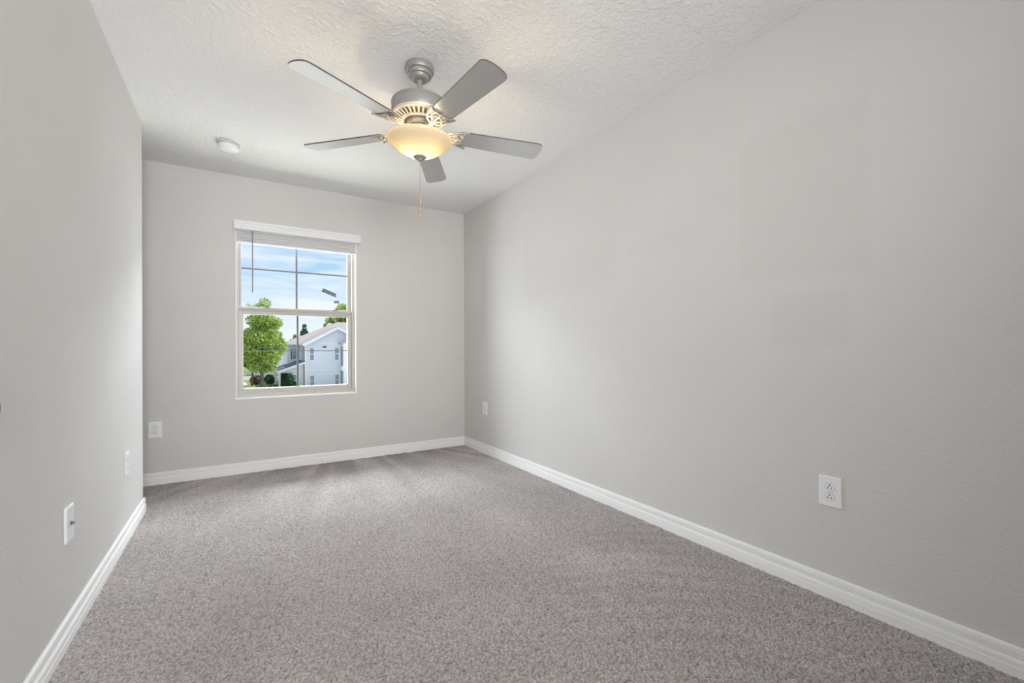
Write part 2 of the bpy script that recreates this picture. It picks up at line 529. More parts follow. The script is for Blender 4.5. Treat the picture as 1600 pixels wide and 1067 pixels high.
def pile_shade(x, y):
    """Lean of the pile left by the vacuum and by feet: 1 = neutral."""
    v = 1 + 0.10 * (vnoise(x * 2.2, y * 1.6, 11) - 0.5) + 0.10 * (vnoise(x * 6.0 + y * 2, y * 4.0, 12) - 0.5)
    # vacuum strokes fanning out from the window wall
    ang = np.arctan2(x - 1.1, YB + 1.6 - y)
    st = vnoise(ang * 26, y * 0.7, 21)
    k = np.clip((y - 2.6) / 1.2, 0, 1)
    v += k * (0.62 * np.clip(st - 0.56, 0, 1) + 0.16 * (st - 0.5) + 0.22 * (vnoise(x * 5 + 7, y * 5, 23) - 0.5))
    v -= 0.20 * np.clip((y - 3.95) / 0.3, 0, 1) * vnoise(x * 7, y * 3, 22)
    # curved strokes near the right wall in the foreground
    rr = np.hypot(x - 0.75, y - 0.25)
    w = np.clip((x - 0.9) / 0.5, 0, 1) * np.clip((2.2 - y) / 0.8, 0, 1)
    v += w * 0.09 * np.sin(rr * 60 + 5 * vnoise(x * 3, y * 3, 31)) * vnoise(x * 3 + 4, y * 3, 32)
    # straight wheel strokes by the left wall
    w2 = np.clip((0.25 - x) / 0.4, 0, 1) * np.clip((y - 2.3) / 0.4, 0, 1)
    v += w2 * 0.02 * np.sin(x * 95 + 4 * vnoise(x * 3, y * 2, 41))
    # pressed footmarks
    for (fx, fy, r_) in ((1.42, 1.62, .10), (1.62, 1.52, .06), (1.35, 2.25, .12), (1.2, 3.1, .14), (0.65, 3.55, .13), (0.25, 3.6, .12), (1.0, 3.75, .12)):
        v += 0.18 * np.exp(-(((x - fx) / r_) ** 2 + ((y - fy) / (r_ * 1.6)) ** 2))
    return v


def carpet_patch(xs, ys):
    X, Y = np.meshgrid(xs, ys)
    # warp so that tufts clump irregularly
    wx = X + 0.006 * (vnoise(X * 70, Y * 70, 5) - 0.5); wy = Y + 0.006 * (vnoise(X * 70, Y * 70, 6) - 0.5)
    d, h = tuft_field(wx, wy, 0.0085)
    dome = np.clip(1 - (d / 0.80) ** 2, 0, 1)
    clump = vnoise(X * 38, Y * 38, 7)
    Z = 0.0085 * dome * (0.45 + 0.55 * h) + 0.0045 * (clump - 0.5) - 0.007
    tint = (0.80 + 0.40 * h) * pile_shade(X, Y) * (0.40 + 0.60 * dome)  # the dome factor paints shade between the tufts into the colour
    nx, ny = len(xs), len(ys)
    V = np.stack([X, Y, Z], -1).reshape(-1, 3)
    i = np.arange(nx * ny).reshape(ny, nx)
    Fq = np.stack([i[:-1, :-1], i[:-1, 1:], i[1:, 1:], i[1:, :-1]], -1).reshape(-1, 4)
    return V, Fq, tint.reshape(-1)


def build_floor():
    xs = np.arange(XL - 0.01, XR + 0.012, 0.0032)
    ys = [0.22]
    while ys[-1] < YB:
        ys.append(ys[-1] + 0.0028 + 0.0012 * max(0.0, ys[-1] - 0.8))
    parts = [carpet_patch(xs, np.array(ys))]
    parts.append(carpet_patch(np.arange(XA - 0.01, XL + 0.001, 0.008), np.arange(YE - 0.02, YB + 0.01, 0.006)))
    parts.append(carpet_patch(np.arange(XL - 0.02, XR + 0.02, 0.1), np.array([YF - 0.02, -0.9, -0.5, -0.1, 0.22])))
    V = []; Fq = []; A = []; off = 0
    for v, f, a in parts:
        V.append(v); Fq.append(f + off); A.append(a); off += len(v)
    # a slab under the pile
    sl = np.array([(x, y, z) for z in (-0.03, -0.10) for (x, y) in ((XA - T, YF - T), (XR + T, YF - T), (XR + T, YB + T), (XA - T, YB + T))])
    V.append(sl); A.append(np.full(8, 0.6))
    Fq.append(np.array([(0, 1, 2, 3), (7, 6, 5, 4), (0, 4, 5, 1), (1, 5, 6, 2), (2, 6, 7, 3), (3, 7, 4, 0)]) + off)
    V = np.concatenate(V).astype(np.float32); Fq = np.concatenate(Fq).astype(np.int32); A = np.concatenate(A).astype(np.float32)
    me = bpy.data.meshes.new('floor')
    me.vertices.add(len(V)); me.vertices.foreach_set('co', V.ravel())
    me.loops.add(Fq.size); me.loops.foreach_set('vertex_index', Fq.ravel())
    me.polygons.add(len(Fq)); me.polygons.foreach_set('loop_start', np.arange(0, Fq.size, 4, dtype=np.int32))
    me.update(calc_edges=True)
    me.polygons.foreach_set('use_smooth', np.ones(len(Fq), dtype=bool))
    at = me.attributes.new('pile', 'FLOAT', 'POINT'); at.data.foreach_set('value', A)
    me.materials.append(M_carpet)
    me.validate()
    o = bpy.data.objects.new('floor', me); C.objects.link(o)
    struct(o, 'grey taupe cut pile carpet with vacuum tracks', 'carpet')


build_floor()

# ---- baseboards
BP = [(0.0, 0.0887), (0.0050, 0.0887), (0.0088, 0.0868), (0.0105, 0.0820), (0.0112, 0.0720), (0.0108, 0.0645),
      (0.0060, 0.0632), (0.0058, 0.0608), (0.0108, 0.0600), (0.0112, 0.0572), (0.0100, 0.0556), (0.0066, 0.0546), (0.0070, 0.0524), (0.0120, 0.0490),
      (0.0136, 0.0430), (0.0138, 0.0275), (0.0150, 0.0266), (0.0150, 0.0240), (0.0138, 0.0230), (0.0138, -0.012), (0.0, -0.012)]
b = BM(); sweep_profile(b, BP, [(XR, YF), (XR, YB), ])
struct(link('baseboard_right', b, M_trim), 'white moulded baseboard along the right wall', 'baseboard')
b = BM(); sweep_profile(b, BP, [(XR, YB), (XA, YB)])
struct(link('baseboard_back', b, M_trim), 'white moulded baseboard under the window wall', 'baseboard')
b = BM(); sweep_profile(b, BP, [(XL - T, YE), (XL, YE), (XL, 1.56)])
struct(link('baseboard_left', b, M_trim), 'white moulded baseboard wrapping the end of the left wall', 'baseboard')

# ---- the closed door in the left wall beside the camera; only its knob reaches the frame
dr = bpy.data.objects.new('door_1', None); C.objects.link(dr); struct(dr, 'white door in the left wall whose dark knob shows at the frame edge', 'door')
dr.location = (XL, 0.70, 0)
b = BM()
add_box(b, 0.001, 0.006, 0.0, 0.775, 0.01, 2.03, 0.001)
for (z0, z1) in ((0.2, 0.85), (1.02, 1.9)):
    add_box(b, 0.004, 0.010, 0.12, 0.36, z0, z1, 0.003); add_box(b, 0.004, 0.010, 0.43, 0.67, z0, z1, 0.003)
link('door_panel', b, M_trim, dr)
b = BM()
add_box(b, 0.0, 0.013, -0.06, 0.0, 0.0, 2.09, 0.003); add_box(b, 0.0, 0.013, 0.775, 0.835, 0.0, 2.09, 0.003)
add_box(b, 0.0, 0.013, 0.0, 0.775, 2.03, 2.09, 0.003)
link('door_casing', b, M_trim, dr)
b = BM()
add_lathe(b, [(0.0, 0.0), (0.032, 0.0), (0.032, 0.006), (0.013, 0.010), (0.011, 0.03), (0.020, 0.036), (0.026, 0.046), (0.0265, 0.054), (0.021, 0.064), (0.0, 0.068)], 32)
bmesh.ops.transform(b, matrix=Matrix.Rotation(PI / 2, 4, 'Y'), verts=b.verts)
link('door_handle', b, M_knob, dr, True, (0.006, 0.700, 0.887))

# ------------------------------------------------------------------ the window
win = bpy.data.objects.new('window_1', None); C.objects.link(win)
win.location = (0, YB, 0)
struct(win, 'single-hung white window with four panes per sash and a tree and house beyond', 'window')
# plane offsets behind the wall face: frame .045, lower sash .055, upper sash .085
FX0, FX1, FZ0, FZ1 = -0.0145, 0.922, 0.6190, 2.062
b = BM(); ring_frame(b, FX0, FX1, FZ0, FZ1, 0.014, 0.026, 0.036, 0.05, 0.040, 0.14, 0.002)
ring_frame(b, FX0, FX1, FZ0, FZ1, 0.006, 0.012, 0.018, 0.03, 0.034, 0.06, 0.002)
link('frame', b, M_vinyl, win)
# thin white trim bead around the opening and the sill
b = BM()
add_box(b, FX0 - 0.007, FX0 + 0.0012, -0.004, 0.042, WZ0, WZ1, 0.001); add_box(b, FX1 - 0.0012, FX1 + 0.0095, -0.004, 0.042, WZ0, WZ1, 0.001)
link('casing', b, M_trim, win)
b = BM(); add_box(b, FX0 - 0.008, FX1 + 0.010, -0.012, 0.033, 0.6048, 0.6195, 0.002)
link('sill', b, M_trim, win)
# upper sash (set back)
UY0, UY1 = 0.088, 0.115
ux0, ux1, uz0, uz1 = 0.0, 0.897, 1.350, 2.03
b = BM(); ring_frame(b, ux0, ux1, uz0, uz1, 0.020, 0.030, 0.030, 0.04, UY0, UY1, 0.003)
us = link('upper_sash', b, M_vinyl_shade, win)
b = BM(); add_box(b, ux0 + 0.015, ux1 - 0.02, 0.100, 0.104, uz0 + 0.02, uz1 - 0.02)
link('glass_pane', b, M_glass, us)
b = BM()
add_box(b, 0.4305, 0.4455, 0.0955, 0.0995, uz0 + 0.03, uz1 - 0.04, 0.0008)
add_box(b, ux0 + 0.020, ux1 - 0.030, 0.0960, 0.0990, 1.696, 1.709, 0.0008)
link('muntin', b, M_munt, us)
# lower sash (nearer)
LY0, LY1 = 0.050, 0.082
lx0, lx1, lz0, lz1 = -0.0085, 0.896, 0.640, 1.368
b = BM()
ring_frame(b, lx0, lx1, lz0, lz1 - 0.03, 0.038, 0.034, 0.048, 0.012, LY0, LY1, 0.004)
add_poly(b, [(lx0, 0.046, lz1), (lx0, 0.046, lz1 - 0.006), (lx0, 0.060, lz1 - 0.036), (lx0, 0.082, lz1 - 0.036), (lx0, 0.082, lz1)], (lx1 - lx0, 0, 0))
ls = link('lower_sash', b, M_vinyl, win)
b = BM()
# glazing bead sloping to the glass
ring_frame(b, lx0 + 0.038, lx1 - 0.034, lz0 + 0.048, lz1 - 0.042, 0.004, 0.004, 0.004, 0.014, 0.060, 0.080, 0.001)
link('glazing_bead', b, M_vinyl, ls)
b = BM(); add_box(b, lx0 + 0.03, lx1 - 0.025, 0.066, 0.070, lz0 + 0.04, lz1 - 0.035)
link('glass_pane', b, M_glass, ls)
b = BM()
add_box(b, 0.4335, 0.4495, 0.0605, 0.0655, lz0 + 0.052, lz1 - 0.05, 0.0008)
add_box(b, lx0 + 0.042, lx1 - 0.038, 0.0610, 0.0650, 1.0000, 1.0075, 0.0008)
link('muntin', b, M_munt, ls)
for x in (0.185, 0.735):
    b = BM(); add_box(b, x, x + 0.045, 0.052, 0.080, lz1, lz1 + 0.006, 0.002); add_box(b, x + 0.004, x + 0.034, 0.056, 0.074, lz1 + 0.006, lz1 + 0.011, 0.003)
    link('sash_lock', b, M_munt, ls)['label'] = 'grey sash lock on the meeting rail'
for x in (0.236, 0.672):
    b = BM(); add_box(b, x, x + 0.018, 0.040, 0.052, lz0 + 0.040, lz0 + 0.052, 0.003)
    link('sash_lift', b, M_trim, ls)

# tape left on the upper glass
def tape(name, label, pts, m):
    bb = BM(); add_poly(bb, [(x, 0, z) for x, z in pts], (0, 0.0006, 0))
    o = link(name, bb, m, None, False, (0, YB + 0.0990, 0)); tag(o, label, 'tape')
    return o


def sc(p):   # the tape was measured on a plane 5 cm behind the wall; carry it to the glass
    k = (YB + 0.099) / (YB + 0.05)
    return (p[0] * k, CAMZ + (p[1] - CAMZ) * k)


tape('tape_strip', 'long slanted strip of blue-grey tape on the upper window glass',
     [sc(p) for p in ((0.651, 1.5712), (0.763, 1.5265), (0.7585, 1.512), (0.7625, 1.4915), (0.636, 1.5405))], M_tape)
tape('tape_scrap', 'short level scrap of lilac-grey tape on the upper window glass',
     [sc(p) for p in ((0.742, 1.461), (0.787, 1.464), (0.788, 1.4398), (0.7436, 1.4364))], M_tape2)

# ------------------------------------------------------------------ the blind
bl = thing('window_blind', 'white faux-wood blind drawn up under its valance at the window top', 'blind', (0, YB, 0))
b = BM()
VP = [(-0.002, 0.0), (-0.052, 0.0), (-0.056, 0.006), (-0.056, 0.012), (-0.050, 0.016), (-0.050, 0.030), (-0.054, 0.034), (-0.056, 0.046), (-0.060, 0.052), (-0.060, 0.072), (-0.002, 0.072)]
add_poly(b, [(-0.031, y, 1.994 + z) for y, z in VP], (0.991, 0, 0))
link('valance', b, M_valance, bl)
b = BM()
add_box(b, -0.009, 0.917, -0.020, 0.030, 2.012, 2.055, 0.002)
link('head_rail', b, M_blind, bl)
b = BM()
rnd = random.Random(3)
for k in range(13):
    z = 1.9085 + 0.0079 * k + rnd.uniform(-0.001, 0.001)
    sl_ = rnd.uniform(-0.0015, 0.0015)
    add_box(b, -0.0095 + sl_, 0.9175 + sl_, -0.017 + rnd.uniform(-0.003, 0.002), 0.030, z, z + 0.0060, 0.0020)
link('slats', b, M_blind, bl)
b = BM(); add_box(b, -0.0095, 0.9175, -0.019, 0.008, 1.8910, 1.9065, 0.003)
link('bottom_rail', b, M_valance, bl)
for x in (0.155, 0.45, 0.76):
    b = BM(); add_tube(b, [(x, -0.019, 1.893), (x, -0.021, 1.95), (x, -0.020, 2.012)], 0.0011, 6)
    add_tube(b, [(x + 0.012, -0.0195, 1.893), (x + 0.012, -0.021, 1.95), (x + 0.012, -0.020, 2.012)], 0.0011, 6)
    link('ladder_cord', b, M_blind, bl)
b = BM(); add_tube(b, [(0.099, -0.030, 2.02), (0.099, -0.030, 1.99), (0.0985, -0.030, 1.487)], 0.0052, 6)
link('tilt_wand', b, M_wand, bl)


# ------------------------------------------------------------------ outlets and wall plates (local: plate faces -Y)
def disc_bm(n, rx, rz, y0, y1, flat=None):
    pts = []
    for k in range(n):
        a = 2 * PI * k / n
        x, z_ = rx * math.cos(a), rz * math.sin(a)
        if flat: z_ = max(-flat, min(flat, z_))
        pts.append((x, y0, z_))
    bb = BM(); add_poly(bb, pts, (0, y1 - y0, 0)); return bb


def plate_bm(w=0.082, h=0.122, t=0.0075):
    bb = BM()
    add_box(bb, -w / 2, w / 2, -t, 0.0, -h / 2, h / 2)
    es = [e for e in bb.edges if all(abs(v.co.y + t) < 1e-6 for v in e.verts)]
    bmesh.ops.bevel(bb, geom=es, offset=0.0055, segments=3, affect='EDGES', profile=0.6)
    return bb


def outlet(label, loc, rotz, ground_up):
    t = thing('wall_outlet', label, 'outlet', loc, rotz, 'duplex wall outlets')
    link('cover_plate', plate_bm(), M_plate, t)
    for dz in (0.0195, -0.0195):
        s = link('socket', disc_bm(28, 0.0172, 0.0172, -0.0088, -0.006, 0.0142), M_plate, t, False, (0, 0, dz))
        link('socket_gap_shade', disc_bm(28, 0.0184, 0.0184, -0.0079, -0.006, 0.0154), M_gap, s)  # grey disc painting the shade in the joint round the socket
        g = 1 if ground_up else -1
        for dx, hh in ((-0.0063, 0.0048), (0.0063, 0.0042)):
            bb = BM(); add_box(bb, dx - 0.0015, dx + 0.0015, -0.00895, -0.0080, -0.0035 * g - hh, -0.0035 * g + hh)
            link('slot', bb, M_dark, s)
        link('ground_hole', disc_bm(14, 0.0034, 0.0034, -0.00895, -0.0080, 0.0022), M_dark, s, False, (0, 0, 0.0072 * g))
    link('screw', disc_bm(14, 0.0030, 0.0030, -0.0084, -0.007), M_smoke2, t)
    return t


outlet('white duplex outlet nearest the camera on the right wall, ground holes upward', (XR, 0.848, 0.4290), -PI / 2, True)
outlet('small far white outlet on the right wall near the room corner', (XR, 3.8175, 0.4355), -PI / 2, True)
outlet('white duplex outlet on the window wall, near the alcove corner', (-0.5385, YB, 0.4120), 0, False)
outlet('white outlet on the left wall, farther along near its end', (XL, 3.118, 0.4080), PI / 2, True)
jk = thing('wall_plate', 'white wall plate with a single short dark jack on the left wall', 'wall plate', (XL, 2.159, 0.4050), PI / 2)
link('cover_plate', plate_bm(), M_plate, jk)
b = BM(); add_lathe(b, [(0.0, 0.0), (0.0065, 0.0), (0.0065, 0.005), (0.0047, 0.006), (0.0047, 0.0105), (0.0, 0.0105)], 6)
bmesh.ops.transform(b, matrix=Matrix.Rotation(PI / 2, 4, 'X'), verts=b.verts)
link('cable_jack', b, mat('dull_metal', (0.22, 0.21, 0.20), 0.4, metal=0.8, bump=(200, 2, 0.02, 0.001)), jk, False, (0, -0.0068, 0.0))
for dz in (0.042, -0.042):
    link('screw', disc_bm(14, 0.0032, 0.0032, -0.0088, -0.007), M_smoke2, jk, False, (0, 0, dz))

# ------------------------------------------------------------------ smoke alarm
sm = thing('smoke_alarm', 'round white smoke alarm on the ceiling', 'smoke alarm', (-0.055, 3.655, H))
b = BM(); add_lathe(b, [(0.0, 0.0), (0.069, 0.0), (0.070, -0.004), (0.069, -0.009), (0.060, -0.010), (0.0, -0.010)], 56)
link('mounting_base', b, M_smoke2, sm, True)
b = BM(); add_lathe(b, [(0.0, -0.010), (0.060, -0.010), (0.064, -0.013), (0.065, -0.022), (0.063, -0.024), (0.063, -0.027), (0.064, -0.029), (0.062, -0.038), (0.056, -0.0435), (0.030, -0.046), (0.0, -0.046)], 56)
link('cover', b, M_smoke, sm, True)
b = BM()
for k in range(3):
    a = -2.2 + 0.45 * k
    add_box(b, -0.004, 0.004, -0.0035, 0.0035, -0.0465, -0.0445, 0.001, mtx=Matrix.Translation((0.034 * math.cos(a), 0.034 * math.sin(a), 0)))
link('test_button', b, M_smoke2, sm)
b = BM()
for k in range(20):
    a = 2 * PI * k / 20
    add_box(b, 0.0625, 0.0656, -0.006, 0.006, -0.0205, -0.0165, mtx=Matrix.Rotation(a, 4, 'Z'))
link('vent_slots', b, M_smoke2, sm)

# ------------------------------------------------------------------ ceiling fan
FANX, FANY = 0.778, 2.152
fan = thing('ceiling_fan', 'five-blade silver ceiling fan with a lit frosted bowl light', 'ceiling fan', (FANX, FANY, H))
b = BM(); add_lathe(b, [(0.0, 0.0), (0.070, 0.0), (0.072, -0.006), (0.072, -0.026), (0.069, -0.032), (0.060, -0.034), (0.061, -0.044), (0.058, -0.052), (0.048, -0.054), (0.046, -0.062), (0.040, -0.070), (0.030, -0.073), (0.020, -0.073), (0.0, -0.073)], 56)
link('canopy', b, M_nickel, fan, True)
b = BM(); add_lathe(b, [(0.0, -0.066), (0.0135, -0.066), (0.0135, -0.172), (0.022, -0.174), (0.024, -0.190), (0.0, -0.190)], 28)
link('downrod', b, M_nickel, fan, True)
b = BM(); add_lathe(b, [(0.0, -0.180), (0.060, -0.181), (0.118, -0.184), (0.134, -0.188), (0.139, -0.195), (0.1395, -0.200), (0.137, -0.203), (0.138, -0.206), (0.139, -0.246), (0.136, -0.254), (0.130, -0.257), (0.0, -0.252)], 72)
link('motor_housing', b, M_nickel, fan, True)
# slotted ring under the motor
b = BM()
add_lathe(b, [(0.137, -0.252), (0.134, -0.262), (0.124, -0.268), (0.1225, -0.264), (0.130, -0.256)], 72)
add_lathe(b, [(0.094, -0.283), (0.088, -0.287), (0.080, -0.288), (0.076, -0.284), (0.080, -0.280), (0.092, -0.278), (0.094, -0.283)], 72)
for k in range(32):
    a = 2 * PI * k / 32
    mtx = Matrix.Rotation(a, 4, 'Z')
    p0 = [(0.127, -0.0052, -0.2645), (0.127, 0.0052, -0.2645), (0.088, 0.0036, -0.2835), (0.088, -0.0036, -0.2835)]
    add_poly(b, [mtx @ Vector(p) for p in p0], (0, 0, 0.004))
link('vent_ring', b, M_vent, fan)
b = BM(); add_lathe(b, [(0.0, -0.255), (0.125, -0.255), (0.120, -0.260), (0.080, -0.276), (0.0, -0.276)], 48)
link('motor_core', b, mat('motor_core_brass', (0.20, 0.14, 0.08), 0.6, bump=(90, 2, 0.03, 0.001)), fan, True)
b = BM(); add_lathe(b, [(0.0, -0.276), (0.062, -0.276), (0.066, -0.282), (0.066, -0.298), (0.060, -0.302), (0.0, -0.302)], 48)
link('flywheel', b, M_iron, fan, True)
b = BM(); add_lathe(b, [(0.0, -0.300), (0.034, -0.300), (0.034, -0.306), (0.048, -0.312), (0.050, -0.346), (0.058, -0.352), (0.062, -0.360), (0.0, -0.360)], 48)
link('light_fitter', b, mat('brass_fitter', (0.55, 0.46, 0.30), 0.35, metal=0.7, bump=(120, 2, 0.02, 0.001)), fan, True)
# glass bowl: outer skin then inner skin
b = BM()
outer = [(0.150, -0.366), (0.156, -0.367), (0.1595, -0.371), (0.160, -0.377), (0.156, -0.385), (0.142, -0.398), (0.119, -0.415), (0.092, -0.432), (0.062, -0.447), (0.036, -0.456), (0.014, -0.459)]
inner = [(0.014, -0.454), (0.044, -0.451), (0.073, -0.442), (0.100, -0.428), (0.124, -0.412), (0.140, -0.396), (0.149, -0.382), (0.152, -0.374), (0.150, -0.366)]
add_lathe(b, outer, 72)
link('glass_bowl', b, M_bowl, fan, True)
b = BM(); add_lathe(b, [(0.0, -0.452), (0.026, -0.453), (0.032, -0.456), (0.033, -0.460), (0.027, -0.465), (0.016, -0.468), (0.014, -0.474), (0.009, -0.478), (0.0, -0.479)], 36)
link('finial', b, M_nickel, fan, True)
# centre stem holding the bowl
b = BM(); add_lathe(b, [(0.0, -0.358), (0.008, -0.358), (0.008, -0.456), (0.0, -0.456)], 16)
link('bowl_stem', b, M_nickel, fan, True)
# pull chains
for (dx, dy, z0, z1) in ((0.0012, 0.0018, -0.648, -0.702), (-0.0008, -0.0018, -0.716, -0.770)):
    b = BM()
    zz = -0.478
    add_tube(b, [(dx * .3, dy * .3, -0.474), (dx, dy, -0.50), (dx, dy, z0)], 0.0009, 6)
    while zz > z0:
        add_lathe(b, [(0.0, zz), (0.0016, zz - 0.0016), (0.0, zz - 0.0032)], 6, (dx, dy)); zz -= 0.0052
    ch = link('pull_chain', b, M_chain, fan)
    b = BM(); h_ = z1 - z0
    add_lathe(b, [(0.0, z0 + 0.004), (0.0030, z0 + 0.002), (0.0042, z0 + h_ * 0.15), (0.0072, z0 + h_ * 0.55), (0.0074, z0 + h_ * 0.75), (0.0050, z0 + h_ * 0.94), (0.0, z1)], 20, (dx, dy))
    link('wooden_fob', b, M_wood, ch, True)


def ribbon(bm, pts, w, z0, th):
    """A flat bar following pts in the XY plane, w wide and th thick, lying at z0; pts may carry their own z."""
    P = [Vector((p[0], p[1], p[2] if len(p) > 2 else z0)) for p in pts]
    n = len(P); L_ = []; R_ = []
    for i in range(n):
        d = (P[min(i + 1, n - 1)] - P[max(i - 1, 0)]); d.z = 0; d.normalize()
        s = Vector((-d.y, d.x, 0)); ww = w[i] if isinstance(w, (list, tuple)) else w
        L_.append(P[i] + s * ww / 2); R_.append(P[i] - s * ww / 2)
    d = Vector((0, 0, th))
    top_l = [bm.verts.new(p + d) for p in L_]; top_r = [bm.verts.new(p + d) for p in R_]
    bot_l = [bm.verts.new(p) for p in L_]; bot_r = [bm.verts.new(p) for p in R_]
    for i in range(n - 1):
        bm.faces.new((top_l[i], top_l[i + 1], top_r[i + 1], top_r[i])); bm.faces.new((bot_l[i], bot_r[i], bot_r[i + 1], bot_l[i + 1]))
        bm.faces.new((top_l[i], bot_l[i], bot_l[i + 1], top_l[i + 1])); bm.faces.new((top_r[i], top_r[i + 1], bot_r[i + 1], bot_r[i]))
    bm.faces.new((top_l[0], top_r[0], bot_r[0], bot_l[0])); bm.faces.new((top_l[-1], bot_l[-1], bot_r[-1], top_r[-1]))


def smooth_pts(ctrl, n=5):
    out = []
    for i in range(len(ctrl) - 1):
        p0 = ctrl[max(i - 1, 0)]; p1 = ctrl[i]; p2 = ctrl[i + 1]; p3 = ctrl[min(i + 2, len(ctrl) - 1)]
        for k in range(n):
            t = k / n
            out.append(tuple(0.5 * ((2 * b_) + (-a_ + c_) * t + (2 * a_ - 5 * b_ + 4 * c_ - d_) * t * t + (-a_ + 3 * b_ - 3 * c_ + d_) * t ** 3)
                             for a_, b_, c_, d_ in zip(p0, p1, p2, p3)))
    out.append(tuple(ctrl[-1]))
    return out


PITCH = math.radians(-11.7)
ZB = -0.3311
for k in range(5):
    a = math.radians(-155.27 + 72 * k)
    rot = Matrix.Rotation(a, 4, 'Z')
    tilt = Matrix.Translation((0, 0, ZB)) @ Matrix.Rotation(PITCH, 4, 'X')
    # blade: rounded outline in the local XY plane, thin slab
    r0_, r1_ = 0.192, 0.662
    hw0, hw1 = 0.052, 0.0655
    pts = []
    cr0, cr1 = 0.018, 0.020
    pts += [(r0_, -hw0 + cr0), (r0_ + 0.005, -hw0 + 0.005), (r0_ + cr0, -hw0 - 0.0005)]
    pts += [(r1_ - 0.034, -hw1), (r1_ - 0.022, -hw1 + 0.002), (r1_ - 0.013, -hw1 + 0.010)]
    for s in np.linspace(-0.8, 0.8, 9):
        pts.append((r1_ - 0.012 * s * s, hw1 * 0.92 * s))
    pts += [(r1_ - 0.013, hw1 - 0.010), (r1_ - 0.022, hw1 - 0.002), (r1_ - 0.034, hw1)]
    pts += [(r0_ + cr0, hw0 + 0.0005), (r0_ + 0.005, hw0 - 0.005), (r0_, hw0 - cr0)]
    b = BM()
    va = [b.verts.new((x, y, -0.003)) for x, y in pts]; vb = [b.verts.new((x, y, 0.003)) for x, y in pts]
    b.faces.new(va[::-1]).material_index = 0
    b.faces.new(vb).material_index = 1
    n = len(pts)
    for i in range(n):
        b.faces.new((va[i], va[(i + 1) % n], vb[(i + 1) % n], vb[i])).material_index = 1
    bmesh.ops.transform(b, matrix=rot @ tilt, verts=b.verts)
    blade = link('blade', b, [M_blade, M_bladedge], fan)
    # decorative bracket under the blade
    b = BM()
    zb, th = -0.0085, 0.005
    for s in (1, -1):
        ribbon(b, smooth_pts([(0.128, 0.006 * s), (0.142, 0.030 * s), (0.168, 0.046 * s), (0.196, 0.050 * s), (0.222, 0.058 * s), (0.240, 0.062 * s)]), 0.0085, zb, th)
        ribbon(b, smooth_pts([(0.240, 0.062 * s), (0.224, 0.050 * s), (0.216, 0.036 * s), (0.220, 0.020 * s), (0.214, 0.009 * s), (0.226, 0.0)]), 0.0085, zb - 0.0008, th)
        ribbon(b, smooth_pts([(0.134, 0.004 * s), (0.160, 0.016 * s), (0.184, 0.030 * s), (0.212, 0.034 * s)]), 0.0065, zb + 0.0006, th)
        ribbon(b, smooth_pts([(0.150, 0.036 * s), (0.172, 0.030 * s), (0.190, 0.014 * s), (0.200, 0.0)]), 0.0055, zb + 0.001, th)
        add_lathe(b, [(0.0, zb - 0.003), (0.005, zb - 0.002), (0.006, zb + 0.003), (0.0, zb + 0.004)], 12, (0.241, 0.062 * s))
        add_lathe(b, [(0.0, zb - 0.003), (0.004, zb - 0.002), (0.005, zb + 0.003), (0.0, zb + 0.004)], 12, (0.205, 0.036 * s))
    ribbon(b, [(0.126, 0), (0.170, 0), (0.226, 0)], 0.0075, zb - 0.0004, th)
    bmesh.ops.transform(b, matrix=tilt, verts=b.verts)
    # arm rising to the flywheel
    c2 = BM()
    ribbon(c2, smooth_pts([(0.050, 0.0, -0.3045), (0.066, 0.0, -0.3085), (0.084, 0.0, -0.327), (0.104, 0.0, -0.3410), (0.140, 0.0, ZB - 0.0095)]), 0.022, 0, 0.0065)
    me_ = bpy.data.meshes.new('tmp'); c2.to_mesh(me_); c2.free(); b.from_mesh(me_); bpy.data.meshes.remove(me_)
    bmesh.ops.transform(b, matrix=rot, verts=b.verts)
    link('blade_bracket', b, M_iron, blade)

# the lamp's own bulbs, inside the bowl
for (dx, dy, dz, pw) in ((0.024, 0.016, -0.420, 4.2), (-0.030, 0.004, -0.420, 2.4)):
    d = bpy.data.lights.new('fan_bulb', 'POINT'); d.energy = pw; d.color = (1.0, 0.80, 0.52); d.shadow_soft_size = 0.022
    o = bpy.data.objects.new('fan_bulb', d); C.objects.link(o); o.parent = fan; o.location = (dx, dy, dz)

# ------------------------------------------------------------------ outdoors
GZ = -3.15


def ext_mat(name, col, rough=0.7, lap=None, var=None):
    m = mat(name, col, rough, var=var)
    if lap:   # horizontal lap siding as a bump
        nt = m.node_tree; p = nt.nodes['Principled BSDF']
        g = nt.nodes.new('ShaderNodeNewGeometry'); sep = nt.nodes.new('ShaderNodeSeparateXYZ')
        mu = nt.nodes.new('ShaderNodeMath'); mu.operation = 'MULTIPLY'; mu.inputs[1].default_value = 1.0 / lap
        fr = nt.nodes.new('ShaderNodeMath'); fr.operation = 'FRACT'
        bp = nt.nodes.new('ShaderNodeBump'); bp.inputs['Strength'].default_value = 0.9; bp.inputs['Distance'].default_value = 0.05; bp.invert = True
        nt.links.new(g.outputs['Position'], sep.inputs[0]); nt.links.new(sep.outputs['Z'], mu.inputs[0])
        nt.links.new(mu.outputs[0], fr.inputs[0]); nt.links.new(fr.outputs[0], bp.inputs['Height']); nt.links.new(bp.outputs[0], p.inputs['Normal'])
    return m


